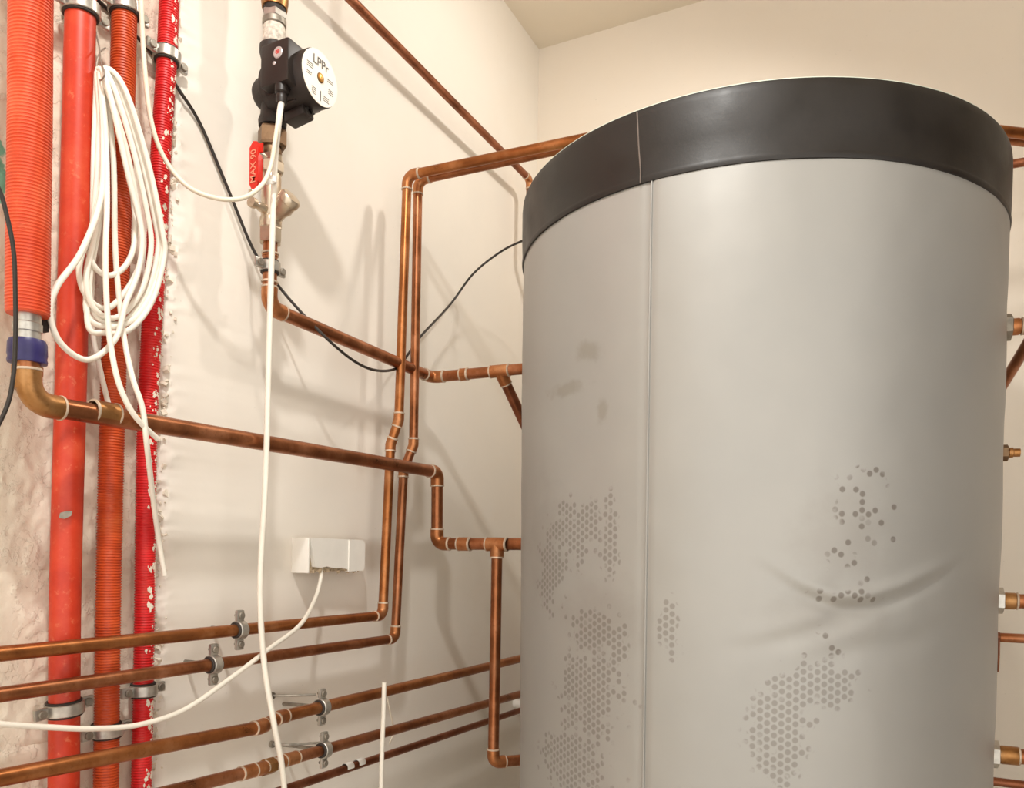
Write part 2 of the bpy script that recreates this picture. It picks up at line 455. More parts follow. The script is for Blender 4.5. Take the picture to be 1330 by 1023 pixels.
def jacket():
    nt, nz = 300, 300; z0, z1 = .12, ZB + .03; vs = []; uvs = []; fs = []
    for j in range(nz + 1):
        z = z0 + (z1 - z0) * j / nz
        for i in range(nt + 1):
            th = -math.pi / 2 + (-math.pi + 2 * math.pi * i / nt) if i < nt else math.pi / 2
            u = th * TR; d = 0
            for c, s, w in ((CRE, .0046, .0105), (CR2, .0013, .012), (CR3, .0013, .016)):
                q = curve_at(c, u)
                if q:
                    e = z - q[0]
                    d += s * q[1] * (math.exp(-((e - w * 1.1) / w) ** 2) - 1.15 * math.exp(-((e + w * .8) / w) ** 2))
            for pa, pz in PORTS_R:
                e2 = ((th - math.radians(pa)) * TR / .06) ** 2 + ((z - pz) / .05) ** 2
                d -= .010 * math.exp(-e2)
            d += .0016 * noise.noise(V((u * 5, z * 2.2, .3))) + .0006 * noise.noise(V((u * 22, z * 16, 4)))
            if th > SEAM_T: d += .0016 * smoothstep(0, .008, (th - SEAM_T) * TR)
            d -= .0015 * math.exp(-(((th - SEAM_T) * TR) / .004) ** 2)
            r = body_radius(z) + d
            vs.append((TC.x + r * math.cos(th), TC.y + r * math.sin(th), z)); uvs.append((u, z))
    w = nt + 1
    for j in range(nz):
        for i in range(nt): fs.append((j * w + i, j * w + i + 1, (j + 1) * w + i + 1, (j + 1) * w + i))
    return mesh_obj('jacket', vs, fs, 'jacket_vinyl', tank, True, uvs)
jk = jacket()
# overlap strip of the jacket closure
m = MB(); zs = [.12 + (ZB - .1) * k / 40 for k in range(41)]
for k in range(1):
    m.tube([V((TC.x + (body_radius(z) + .0012) * math.cos(SEAM_T + .004), TC.y + (body_radius(z) + .0012) * math.sin(SEAM_T + .004), z)) for z in zs], .0016, 6)
o = m.build('seam_piping', 'jacket_vinyl', jk); o['label'] = 'pale vertical closing seam of the jacket'
lid = MB().lathe((TC.x, TC.y, 0), (0, 0, 1), [(.4405, ZB + .03), (.4445, ZB + .004), (.447, ZB + .0005), (.4495, ZB + .0015), (.4503, ZB + .006), (.4497, ZB + .0105), (.4492, ZB + .013),
        (.4505, ZB + .05), (.4510, ZT - .014), (.4500, ZT - .004), (.4488, ZT - .0008), (.4465, ZT), (.3, ZT + .0005), (.001, ZT + .002)], 160).build('lid', 'lid_vinyl', tank)
lid['label'] = 'black vinyl lid band'
o = MB().lathe((TC.x, TC.y, 0), (0, 0, 1), solid_prof(.41, .4482, ZT - .003, ZT + .0008, .0003), 160).build('rim', 'lid_white', lid); o['label'] = 'pale edge of the lid top'
def cyl_dir(x, y):
    P = cyl(x, y); return math.atan2(P.y - TC.y, P.x - TC.x)
tl = cyl_dir(832, 240); t2 = cyl_dir(828, 142)
m = MB(); m.tube([V((TC.x + .4508 * math.cos(a), TC.y + .4508 * math.sin(a), z)) for a, z in ((tl, ZB + .001), (tl, ZB + .02), ((tl + t2) / 2, (ZB + ZT) / 2), (t2, ZT - .004))], .0013, 8)
m.build('lid_seam', 'seam_thread', lid)
# feet and base ring
m = MB().lathe((TC.x, TC.y, 0), (0, 0, 1), solid_prof(.30, .405, .10, .125), 64); m.build('base_ring', 'pump_iron', tank)
for k in range(3):
    a = math.radians(30 + 120 * k); c = (TC.x + .33 * math.cos(a), TC.y + .33 * math.sin(a), 0)
    MB().lathe(c, (0, 0, 1), disc_prof(.03, 0, .012) , 20).lathe(c, (0, 0, 1), disc_prof(.018, .012, .102), 20).build('foot', 'pump_iron', tank)

# ------------------------------------------------------------------ pipe runs
def arc_points(a, c, b, bend, n=9):
    da, db = (a - c).normalized(), (b - c).normalized(); ang = da.angle(db)
    t = bend / math.tan(ang / 2); bis = (da + db).normalized(); o = c + bis * (bend / math.sin(ang / 2))
    p0, p1 = c + da * t, c + db * t; v0, v1 = p0 - o, p1 - o; full = v0.angle(v1); ax = v0.cross(v1).normalized()
    return [o + (Matrix.Rotation(full * k / n, 3, ax) @ v0) for k in range(n + 1)], t
def ring(p, d, r, parent, w=.0022, k=1.2, mat='solder'):
    d = d.normalized(); n = [.82, 1, .95, 1.05, .9, 1]; rr = r * k
    return MB().lathe(p - d * w, d, [(r * .99, 0), (rr * .98, .15 * w), (rr, .8 * w), (rr * .985, 1.4 * w), (r * .99, 2 * w)], 20).build('solder_joint', mat, parent)
def pipe_run(name, label, pts, r, mat='copper', bends=None, group=None, sockets=True, cat='pipe', fit='fitting_copper', root=None, extra=(), fits=None):
    """bends[i] for interior points: bend radius (None: soft bend without fitting)."""
    pts = [V(p) for p in pts]
    t = root or thing(name, label, cat, pts[0], group)
    cur = pts[0]; segs = []
    for i in range(1, len(pts) - 1):
        b = (bends or {}).get(i, r * 1.9)
        arc, tt = arc_points(pts[i - 1], pts[i], pts[i + 1], b)
        d0 = (pts[i] - pts[i - 1]).normalized(); d1 = (pts[i + 1] - pts[i]).normalized()
        sk = r * 1.05 if sockets else 0
        segs.append((cur, arc[0])); cur = arc[-1]
        e = MB().tube([arc[0] - d0 * sk] + [arc[0] - d0 * sk * .5] + arc + [arc[-1] + d1 * sk * .5, arc[-1] + d1 * sk], r * (1.13 if sockets else 1.0), 18).build('elbow', (fits or {}).get(i, fit) if sockets else mat, t)
        if sockets:
            ring(arc[0] - d0 * sk, d0, r, e); ring(arc[-1] + d1 * sk, d1, r, e)
    segs.append((cur, pts[-1]))
    for a, b in segs:
        if (b - a).length > 1e-4: 
            n = max(2, int((b - a).length / .12))
            MB().tube([a + (b - a) * k / n for k in range(n + 1)], r, 18).build('pipe', mat, t)
    return t
def coupling(root, p, d, r, L=.03, mat='fitting_copper', rings=(1, 1), k=1.13):
    d = V(d).normalized()
    o = MB().lathe(p - d * L / 2, d, [(r * .98, 0), (r * k, .0008), (r * k, L - .0008), (r * .98, L)], 20).build('coupling', mat, root)
    if rings[0]: ring(p - d * L / 2, d, r, o)
    if rings[1]: ring(p + d * L / 2, d, r, o)
    return o
def tee(root, p, d, bd, r, L=.045, bl=.028, mat='fitting_copper', br=None):
    d, bd = V(d).normalized(), V(bd).normalized(); br = br or r
    o = MB().lathe(p - d * L / 2, d, [(r * .98, 0), (r * 1.14, .001), (r * 1.14, L - .001), (r * .98, L)], 20) \
        .lathe(p, bd, [(br * 1.14, 0), (br * 1.14, bl - .001), (br * .98, bl)], 20).build('tee', mat, root)
    ring(p - d * L / 2, d, r, o); ring(p + d * L / 2, d, r, o); ring(p + bd * bl, bd, br, o)
    return o

# big copper pipe crossing in front of the red risers and dropping to the tank
rA = .0138; oA = .10
hx = wl(35, 545, oA)
A0 = wl(36, 470, oA); A1 = wl(38, 523, oA); A2 = wl(568, 613, oA); A3 = wl(569, 706, oA); A3.y = A2.y + .004
A4 = V((TC.x - .44, A3.y + .012, A3.z + .002))
pA = pipe_run('copper_pipe', 'thick copper pipe crossing in front of the red risers and stepping down to the tank', [A0, A1, A2, A3, A4], rA, 'copper', {1: .028, 2: .018, 3: .019}, fits={1: 'brass'})
d = (A2 - A1).normalized(); coupling(pA, wl(136, 536, oA), d, rA, .034, 'brass')
d = V((1, 0, 0)); coupling(pA, A3 + d * .075, d, rA, .03)
tp = A3 + d * .160; tee(pA, tp, d, (0, 0, -1), rA, .05, .03)
tdn = V((tp.x, tp.y, wl(656, 990, oA).z)); tdn.z = by(656, 992, tp.y).z
dr = pipe_run('', '', [tp, tdn, tdn + V((.09, .10, .0))], .0125, 'copper', {1: .016}, root=pA)

# copper pipe from the pump down and along the wall to the tank (with branch behind the tank)
rB = .0125; oB = .08
AXP = wl(355, 105, oB); 
def axis(y): 
    p = wl(355 + (105 - y) * .0181, y, oB); return V((AXP.x, AXP.y, p.z))
B0 = axis(312); B1 = axis(399); B2 = wl(561, 490, oB); 
B3 = V((TC.x - .43, B2.y + .02, B2.z + .004))
pB = pipe_run('copper_pipe', 'copper pipe from below the ball valve along the wall to the upper tank', [B0, B1, B2, B3], rB, 'copper', {1: .022, 2: .02})
coupling(pB, B0 - V((0, 0, .028)), (0, 0, 1), rB, .003, rings=(0, 0)); 
ring(axis(329), V((0, 0, 1)), rB, pB); ring(axis(366), V((0, 0, 1)), rB, pB)
dB = (B3 - B2).normalized(); coupling(pB, B2 + dB * .085, dB, rB, .018)
tB = B2 + dB * .175; bd = V((.10, .55, -.60)).normalized(); tee(pB, tB, dB, bd, rB, .045, .034)
MB().tube([tB + bd * .02, tB + bd * ((BY - .004 - tB.y) / bd.y)], rB, 18).build('pipe', 'copper_dark', pB)

# pair of copper pipes: along the wall at the bottom, up, then out over the tank
rV = .0103; oH = .066; oV = .085
def pair(xs, label, zsh):
    (hx0, hy0), (hx1, hy1), (sx, sy), (ux, uy), (tx, ty), ox = xs
    L0 = wl(-60, hy0 + (hy0 - hy1) / (hx1 - hx0) * 60, oH); C1 = wl(hx1, hy1, oH)
    S0 = wl(sx, sy, oH); S0.y = C1.y + (S0.y - C1.y) * .9
    S1 = wl(ux, uy, oV); T = wl(tx, ty, oV)
    Q = bz(735, ox, T.z); Q2 = T + (Q - T).normalized() * .75
    return [L0, C1, S0, S1, T, Q2]
g1 = pair(((0, 849), (497, 799), (508, 577), (518, 545), (529, 228), 185), '', 0)
g2 = pair(((0, 902), (513, 829), (525, 611), (537, 578), (543, 234), 192), '', 0)
for g, lab, out in ((g1, 'left pipe of the vertical copper pair, fed by the upper wall run', (1350, 176)),
                    (g2, 'right pipe of the vertical copper pair, fed by the second wall run', (1350, 186))):
    R_ = bz(out[0], out[1], g[4].z); R_ = g[5] + (R_ - g[5]) * ((BY - .001 - g[5].y) / (R_.y - g[5].y))
    p = pipe_run('copper_pipe', lab, g + [R_], rV, 'copper_orange' if g is g1 else 'copper', {1: .018, 2: .02, 3: .02, 4: .02, 5: .03})
# high pipe along the left wall into the corner, then down and across the back wall
D0 = wl(420, -41, .06); D1 = wl(688, 233, .06); D2 = D1 + V((.0, .0, -.17)); D2.z = by(1325, 215, 2.16).z
D0 = V((D1.x, 1.24, D1.z)); DT = V((D1.x, 1.24, CEIL))
pD = pipe_run('copper_pipe', 'single copper pipe high on the left wall slanting down to the black lid', [DT, D0, D1, D2, V((1.76, D1.y, D2.z))], .0098, 'copper_dark', {1: .018, 2: .018, 3: .018})

# three lower pipes
def low_run(label, pts, r, mat, bends=None, sockets=True):
    return pipe_run('copper_pipe', label, pts, r, mat, bends, sockets=sockets)
def ext(a, b, L): return b + (b - a).normalized() * L
P1a, P1b, P1c, P1d = wl(0, 1010, .115), wl(338, 944, .115), wl(364, 931, .10), wl(672, 856, .10)
P1 = [ext(P1b, P1a, .25), P1b, P1c, ext(P1c, P1d, .0)]; P1[3] = V((P1d.x, (BY - .001), P1c.z + (P1d.z - P1c.z) / (P1d.y - P1c.y) * ((BY - .001) - P1c.y)))
p1 = low_run('copper pipe with a soldered offset, uppermost of the three low pipes along the wall', P1, .0112, 'copper_orange', {1: .02, 2: .02})
P2a, P2b, P2c, P2d = wl(240, 1023, .115), wl(338, 998, .115), wl(362, 990, .108), wl(672, 902, .10)
P2 = [ext(P2b, P2a, .35), P2b, P2c, V((P2d.x, (BY - .001), P2c.z + (P2d.z - P2c.z) / (P2d.y - P2c.y) * ((BY - .001) - P2c.y)))]
p2 = low_run('copper pipe with union joint, middle one of the three low pipes along the wall', P2, .0105, 'copper', {1: .03, 2: .03})
dd = (P2[1] - P2[0]).normalized(); coupling(p2, wl(322, 1002, .115), dd, .0105, .03)
dd = (P2[3] - P2[2]).normalized(); coupling(p2, wl(378, 985, .108), dd, .0105, .03, rings=(0, 1))
MB().lathe(wl(350, 994.5, .1115) - dd * .018, dd, [(.011, 0), (.0145, .001), (.0145, .026), (.011, .027)], 6).build('union_nut', 'brass', p2, False)
P3a, P3b = wl(375, 1024, .07), wl(672, 925, .07)
P3 = [ext(P3b, P3a, .5), V((P3b.x, (BY - .001), P3b.z))]
p3 = low_run('thin dark copper pipe, lowest of the three low pipes along the wall', P3, .0085, 'copper_dark')
for x, y in ((452, 995.5), (467, 990.5)):
    q = wl(x, y, .07); d3 = (P3[1] - P3[0]).normalized()
    MB().lathe(q - d3 * .011, d3, [(.0086, 0), (.0091, .001), (.0091, .021), (.0086, .022)], 18).build('tape_mark', 'white_plastic', p3)

# fittings and pipes on the right of the tank
def port(label, px, py, r, body, mats, L=.06, pipe=None, nut='zinc', group=None):
    a = math.radians(4); z = by(px, py, 1.665).z; R0 = body_radius(z) - .006
    n = V((math.cos(a), math.sin(a), 0)); p = V((TC.x, TC.y, z)) + n * R0
    t = thing('tank_fitting', label, 'pipe fitting', p, group)
    MB().lathe(p, n, [(r * .5, 0), (r * 1.55, .0), (r * 1.55, .004), (r * 1.2, .006)], 24).build('flange', nut, t)
    MB().lathe(p + n * .004, n, [(r * .8, 0), (r * 1.42, .002), (r * 1.42, .014), (r * .8, .017)], 6).build('hex_nut', nut, t, False)
    MB().lathe(p + n * .018, n, body, 20).build('nipple', mats, t)
    if pipe:
        q = p + n * .03
        MB().tube([q, q + n * ((1.77 - q.x) / n.x)], r * .78, 18).build('pipe', 'copper', t)
        ring(p + n * (.018 + body[-1][1]), n, r * .78, t)
    return t
pu = port('nut and copper pipe with a slanting branch at the upper right of the tank', 1308, 425, .017, [(.015, 0), (.015, .012), (.0135, .014), (.0135, .03), (.012, .032)], 'fitting_copper', pipe=.5, nut='zinc_dull')
qz = by(1308, 425, 1.665).z; qb = by(1349, 421, 1.675); qb = V((qb.x, TC.y + (qb.x - TC.x) * math.tan(math.radians(4)), qz)); qa = by(1287, 525, 1.93)
bdr = (qa - qb).normalized(); tee(pu, qb, (math.cos(math.radians(4)), math.sin(math.radians(4)), 0), bdr, .0133, .05, .03, br=.0102)
MB().tube([qb, qb + bdr * ((BY - .004 - qb.y) / bdr.y)], .0102, 18).build('branch_pipe', 'copper', pu)
port('small brass plug on the right side of the tank', 1306, 588, .0105, [(.009, 0), (.009, .008), (.0075, .009), (.0075, .019), (.001, .019)], 'brass', nut='old_brass')
port('zinc nut and short copper pipe on the right of the tank at mid height', 1304, 780, .0165, [(.0135, 0), (.015, .004), (.015, .018), (.0125, .022)], 'brass', pipe=.5)
port('zinc nut with a wide brass pipe at the lower right of the tank', 1302, 980, .0175, [(.015, 0), (.0165, .006), (.0165, .03), (.015, .032)], 'brass', pipe=.5)
qa = by(1270, 826, 1.9); qa.x = .045; tp_ = pipe_run('copper_pipe', 'thin level copper pipe with a rusty strap behind the right edge of the tank', [qa, V((1.77, qa.y, qa.z))], .0095, 'copper')
qc = by(1296, 826, 1.9); qc = V((qc.x, 1.9, qa.z)); qb = by(1295, 872, 1.889)
MB().lathe(qc - V((.004, 0, 0)), (1, 0, 0), solid_prof(.0094, .0108, 0, .008), 18).tube([qc + V((0, -.0105, 0)), V((qc.x, 1.889, (qc.z + qb.z) / 2)), V((qc.x, 1.889, qb.z))], [.0035, .0035, .0025], 8).build('strap', 'copper_dark', tp_)
qa = by(1270, 1012, 1.9); qa.x = .045; pipe_run('copper_pipe', 'reddish copper pipe lowest at the right edge of the tank', [qa, V((1.77, qa.y, qa.z))], .0088, 'copper_dark')

# ------------------------------------------------------------------ red risers
def corrugated(pts, r, pitch, depth=.0011, seg=22):
    pts = spline(pts, 12); m = MB(); cum = [0]
    for a, b in zip(pts, pts[1:]): cum.append(cum[-1] + (b - a).length)
    def at(s):
        for i in range(len(cum) - 1):
            if s <= cum[i + 1]: return pts[i].lerp(pts[i + 1], (s - cum[i]) / max(1e-9, cum[i + 1] - cum[i]))
        return pts[-1]
    P = []; R = []; n = int(cum[-1] / pitch)
    for k in range(n):
        for f, q in ((0, -1), (.3, -.7), (.5, 1), (.8, 1)):
            P.append(at((k + f) * pitch)); R.append(r + depth * .5 * q * (1 + .25 * noise.noise(V((k * .31, f, 2)))))
    return m.tube(P, R, seg)
def riser_pts(cs, off):
    P = [wl(x, y, off) for x, y in cs]; top, bot = P[0], P[-1]
    d = (P[0] - P[1]).normalized(); t = P[0] + d * max(0, (CEIL - P[0].z) / d.z)
    e = (P[-1] - P[-2]).normalized(); b = P[-1] + e * ((0 - P[-1].z) / e.z)
    return [t] + P + [b]
H2P = riser_pts([(105, 0), (100, 200), (92, 500), (85, 760), (83, 1000)], .026)
H3P = riser_pts([(162, 0), (157, 200), (147, 500), (141, 760), (138, 1000)], .02)
H4P = riser_pts([(220, 0), (216, 90), (209, 200), (203, 330), (197, 430), (191, 560), (189, 700), (187, 850), (184, 1000)], .012)
h2 = MB().tube(spline(H2P, 10), .0203, 26).build('heating_riser', 'pipe_red'); tag(h2, 'smooth brick-red plastic riser pipe, second red pipe from the left edge', 'pipe')
q = wl(85, 668, .0465); MB().prism([(.0075 * math.cos(t * .7854) * (1 + .3 * (t % 2)), .0055 * math.sin(t * .7854 + .5) * (1 + .3 * (t % 3 == 0))) for t in range(8)], q, V((.45, .89, 0)), V((0, .2, .98)), V((.89, -.45, 0)), .0016).build('scuff', 'zinc_dull', h2, False)
h3 = corrugated(H3P, .0172, .0042, .0014).build('heating_riser', 'hose_rust'); tag(h3, 'rust-orange corrugated conduit behind the hanging cable coil', 'conduit')
h4 = corrugated(H4P, .0148, .0043, .0014).build('heating_riser', 'hose_scarlet'); tag(h4, 'narrow scarlet corrugated conduit spattered with plaster at the plaster edge', 'conduit')
# plaster crumbs stuck to the scarlet conduit
m = MB(); cr = spline(H4P, 60)
for k in range(300):
    z = random.uniform(.75, 2.15)
    c = min(cr, key=lambda p: abs(p.z - z)); a = random.uniform(-.5, 1.0); r0 = .0152
    p = V((c.x + r0 * math.cos(a), c.y + r0 * math.sin(a), z + random.uniform(-.01, .01)))
    s = random.choice((.0009, .0012, .0016, .002, .0026, .0036)); n = V((math.cos(a), math.sin(a), 0)); tn = V((-n.y, n.x, 0))
    ring_ = [(s * random.uniform(.45, 1.3) * math.cos(t * .6283), 1.7 * s * random.uniform(.45, 1.3) * math.sin(t * .6283)) for t in range(10)]
    m.prism(ring_, p - n * .001, tn, V((0, 0, 1)), n, .0013)
o = m.build('plaster_spatter', 'plaster_chip', h4, False); o['kind'] = 'stuff'

H1 = [wl(40, 0, .095), wl(39, 150, .095), wl(37, 300, .095), wl(36, 409, .095)]
d = (H1[0] - H1[1]).normalized(); H1 = [H1[0] + d * ((CEIL - H1[0].z) / d.z)] + H1
sl = thing('corrugated_sleeve', 'wide orange corrugated sleeve at the far left ending above a blue nut', 'sleeve', H1[-1])
corrugated(list(reversed(H1)), .0245, .0043, .0015, 28).build('sleeve', 'sleeve_orange', sl)
x0 = H1[-1]; ax = (H1[-2] - H1[-1]).normalized()
def zat(y): 
    return x0 + ax * (wl(36, y, .095).z - x0.z) / ax.z
MB().lathe(zat(450), ax, disc_prof(.0155, 0, (zat(395) - zat(450)).length), 24).lathe(zat(432), ax, solid_prof(.015, .0168, 0, .012), 24).build('pipe_end', 'zinc', sl)
MB().lathe(zat(473), ax, [(.012, 0), (.0222, .001), (.0228, .004), (.0218, .008), (.0228, .012), (.0222, .026), (.0205, .030), (.0150, .031)], 32).build('blue_nut', 'blue_plastic', sl)
MB().lathe(zat(507), ax, [(.0135, 0), (.0168, .001), (.0168, .018), (.0178, .020), (.0178, .030), (.013, .032)], 24).build('brass_adapter', 'brass', sl)
tag(MB().box(wl(51, 418, .085), .006, .010, .012, bev=.002).build('sleeve_bracket', 'rubber'), 'small black bracket tucked under the orange sleeve', 'bracket')

# ------------------------------------------------------------------ pipe clamps
def clamp(label, c, axis_, lug, r, rod=None, tilt=0, group='zinc pipe clamps', s=1.0):
    axis_ = V(axis_).normalized(); lug = V(lug); lug = (lug - axis_ * lug.dot(axis_)).normalized()
    if tilt:
        q = Matrix.Rotation(tilt, 3, V((1, 0, 0))); axis_ = q @ axis_; lug = q @ lug
    out = axis_.cross(lug)
    if out.x < 0: out = -out
    t = thing('pipe_clamp', label, 'pipe clamp', c, group)
    w = .0085 * s
    MB().lathe(c - axis_ * w * 1.35, axis_, solid_prof(r * 1.0, r + .0036, 0, w * 2.7), 28).build('rubber_liner', 'rubber', t)
    MB().lathe(c - axis_ * w, axis_, solid_prof(r + .003, r + .0058, 0, 2 * w), 28).build('band', 'zinc', t)
    for sg in (-1, 1):
        p = c + lug * sg * (r + .0145 * s)
        g = MB().box(p, .0098 * s, w, .0036, lug, axis_, out, .003).build('lug', 'zinc', t)
        MB().lathe(p + out * .003, out, disc_prof(.0062 * s, 0, .0045), 14).lathe(p - out * .010, out, disc_prof(.0032, 0, .010), 10).build('screw', 'zinc_dull', g)
    if rod:
        b = c - V((1, 0, 0)) * (r + .003); MB().tube([b, V((WX - .012, b.y, b.z))] if rod is True else [b, rod], .0036, 10).build('rod', 'zinc_dull', t)
    return t
def near(P, x, y, off):
    z = wl(x, y, off).z; S = spline(P, 40); i = min(range(1, len(S) - 1), key=lambda k: abs(S[k].z - z))
    return S[i], (S[i - 1] - S[i + 1]).normalized()
c, d = near(H2P, 104, 14, .026); clamp('shiny clamp at the top of the smooth red riser', c, d, (0, 1, 0), .0203, True, .06)
c, d = near(H2P, 84, 921, .026); clamp('clamp low on the smooth red riser', c, d, (0, 1, 0), .0203, True, .10)
c, d = near(H3P, 161, 6, .02); clamp('clamp at the top of the rust-orange conduit', c, d, (0, 1, 0), .0178, True, .06)
c, d = near(H3P, 140, 945, .02); clamp('clamp low on the rust-orange conduit behind a white cable', c, d, (0, 1, 0), .0178, True, .05)
c, d = near(H4P, 216, 73, .012); clamp('plaster-smeared clamp near the top of the scarlet conduit', c, d, (0, 1, 0), .0155, True, -.05)
c, d = near(H4P, 186, 895, .012); clamp('clamp low on the scarlet conduit', c, d, (0, 1, 0), .0155, True, .04)
clamp('clamp on the copper pipe just below the ball valve', axis(347), (0, 0, 1), (0, 1, 0), rB)
def online(a, b, x, y, off):
    Y = wl(x, y, off).y; return a + (b - a) * ((Y - a.y) / (b.y - a.y)), (b - a).normalized()
c, d = online(g1[0], g1[1], 311, 815, oH); clamp('upright clamp on the upper copper wall run left of the white socket', c, d, (0, 0, 1), rV, True)
c, d = online(g2[0], g2[1], 277, 860, oH); clamp('upright clamp on the second copper wall run', c, d, (0, 0, 1), rV, True)
c, d = online(P1[2], P1[3], 418, 918, .10); clamp('clamp on threaded rod holding the uppermost low copper pipe', c, d, (0, 0, 1), .0112, V((WX - .012, c.y + .005, c.z - .005)))
c, d = online(P2[2], P2[3], 421, 975, .108); clamp('clamp on threaded rod holding the middle low copper pipe', c, d, (0, 0, 1), .0105, V((WX - .012, c.y + .005, c.z - .005)))
# wall plugs and a hook of wire at the low pipes
for (x, y), lab in (((352, 966), 'grey wall plug with a bare rod beside the low pipe clamps'), ((352, 903), 'thin wall hook above the uppermost low pipe')):
    p = wl(x, y, 0); m = thing('wall_plug', lab, 'wall plug', p)
    MB().lathe(p, (1, 0, 0), [(.003, 0), (.0065, .0), (.0065, .006), (.003, .007)], 14).build('plug', 'zinc_dull', m)
    MB().tube([p, p + V((.035, .012, .0)), p + V((.06, .07, -.004))] if y > 950 else [p, p + V((.03, .02, 0)), p + V((.05, .07, -.004))], .0026, 8).build('rod', 'zinc', m)
p = wl(668, 913, .05); tag(MB().lathe(wl(668, 913, 0), (1, 0, 0), disc_prof(.014, 0, .05), 16).build('wall_plug', 'white_plastic'), 'white plastic plug on the wall beside the tank edge', 'wall plug')

# ------------------------------------------------------------------ pump
pc = axis(121)                                  # pump centre on the pipe axis
pump = thing('circulation_pump', 'black circulation pump with a round white nameplate on the wall pipe', 'pump', pc)
def Z(y): return axis(y).z
def hexring(y0, y1, r, name, mat, ph=0.2, parent=pump, seg=6, smooth=False):
    z0, z1 = Z(y1), Z(y0); h = z1 - z0
    return MB().lathe((pc.x, pc.y, z0), (0, 0, 1), [(r * .6, 0), (r * .93, 0), (r, h * .12), (r, h * .88), (r * .93, h), (r * .6, h)], seg, ph).build(name, mat, parent, smooth)
up = thing('pipe_union', 'brass and zinc union above the pump at the top of the picture', 'pipe fitting', axis(50))
hexring(-60, 12, .0235, 'brass_socket', 'brass', 0, up, 24, True)
hexring(11, 19, .0195, 'gasket', 'rubber', 0, up, 24, True)
hexring(17, 27, .0215, 'hex_nut', 'zinc', .3, up)
hexring(26, 35, .0205, 'collar', 'zinc_dull', 0, up, 24, True)
hexring(34, 58, .0190, 'taped_thread', 'hemp_tape', 0, up, 24, True)
MB().tube([V((pc.x, pc.y, Z(-58))), V((pc.x, pc.y, CEIL))], .0135, 18).build('pipe', 'copper', up)
# housing
MB().lathe(pc + V((-.045, 0, 0)), (1, 0, 0), [(.001, .012), (.016, .012), (.024, .018), (.028, .026), (.029, .044), (.043, .052), (.044, .066)], 36) \
    .lathe((pc.x, pc.y, Z(166)), (0, 0, 1), [(.010, 0), (.0235, 0), (.0245, .010), (.021, .020), (.0195, .045), (.0195, Z(62) - Z(166) - .03), (.0245, Z(62) - Z(166) - .012), (.0245, Z(62) - Z(166)), (.01, Z(62) - Z(166))], 28) \
    .build('volute', 'pump_iron', pump)
mo = MB().lathe(pc + V((.018, 0, 0)), (1, 0, 0), [(.020, 0), (.0475, .002), (.0475, .060), (.0462, .064), (.0462, .084), (.0445, .087), (.001, .087)], 44).build('motor', 'pump_black', pump)
for k in range(10):
    a = math.radians(200 + k * 20)
    n = V((0, math.cos(a), math.sin(a)))
    MB().box(pc + V((.052, 0, 0)) + n * .0475, .022, .0012, .0016, (1, 0, 0), n.cross(V((1, 0, 0))), n).build('rib', 'pump_black', mo)
lp = pc + V((.018 + .0868, 0, 0))
lb = MB().lathe(lp, (1, 0, 0), [(.0065, 0), (.0448, 0), (.0448, .0012), (.0065, .0012)], 48).build('nameplate', 'label_white', mo, False)
MB().lathe(lp, (1, 0, 0), [(.0068, 0), (.0082, .0012), (.0082, .002), (.0068, .0024)], 24).build('screw_ring', 'old_brass', lb)
MB().lathe(lp, (1, 0, 0), [(.0074, 0), (.0074, .003), (.006, .0038), (.0012, .0038), (.001, .0038)], 20).build('vent_screw', 'pump_screw', lb)
def text(body, size, origin, ex, ey, mat, parent, align='CENTER'):
    cu = bpy.data.curves.new('lettering', 'FONT'); cu.body = body; cu.size = size; cu.align_x = align; cu.extrude = .0; cu.offset = .0002
    tmp = bpy.data.objects.new('tmp', cu); COL.objects.link(tmp)
    me = bpy.data.meshes.new_from_object(tmp.evaluated_get(bpy.context.evaluated_depsgraph_get()))
    bpy.data.objects.remove(tmp)
    ex, ey = V(ex).normalized(), V(ey).normalized(); en = ex.cross(ey)
    for v in me.vertices: v.co = V(origin) + ex * v.co.x + ey * v.co.y + en * .0006
    me.materials.clear(); me.materials.append(M[mat]); me.name = 'lettering'
    o = bpy.data.objects.new('lettering', me); COL.objects.link(o); attach(o, parent); return o
ltx = lp + V((.0013, 0, 0))
text('LPPr', .021, ltx + V((0, 0, .0175)), (0, 1, 0), (0, 0, 1), 'ink', lb)
for (dy, dz, w, n) in ((-.026, .012, .016, 3), (-.028, -.004, .012, 2), (.025, .008, .014, 2), (.027, -.008, .012, 3), (-.016, -.024, .010, 4), (.016, -.026, .014, 3)):
    m = MB()
    for k in range(n): m.box(ltx + V((0, dy, dz - k * .0034)), .0002, w / 2, .0006)
    m.build('print_line', 'ink', lb, False)
MB().box(ltx + V((0, .001, -.030)), .0003, .0011, .0085).build('print_bar', 'ink', lb, False)
# control box on the camera side of the motor
bxF = pc.y - .058; 
q0 = by(338, 85, bxF); q1 = by(374, 75, bxF); z1 = by(356, 53, bxF).z; z0 = by(357, 108, bxF).z
bxc = V(((q0.x + q1.x) / 2, bxF + .034, (z0 + z1) / 2))
cb = MB().box(bxc, (q1.x - q0.x) / 2, .034, (z1 - z0) / 2, bev=.004).build('control_box', 'pump_black', pump)
MB().box(bxc + V((.0008, .020, 0)), (q1.x - q0.x) / 2, .0016, (z1 - z0) / 2 + .0012, bev=.0008).build('cover_joint', 'pump_iron', cb)
lg = by(361, 68, bxF); MB().lathe(lg + V((0, .002, 0)), (0, -1, 0), disc_prof(.0098, 0, .0032), 28).build('logo_disc', 'silver_logo', cb)
m = MB()
for k, (w, dz) in enumerate(((.004, .003), (.0052, .0008), (.003, -.0018))): m.box(lg + V((0, -.0014, dz)), w, .0003, .0005)
m.build('logo_print', 'red_lever', cb, False)
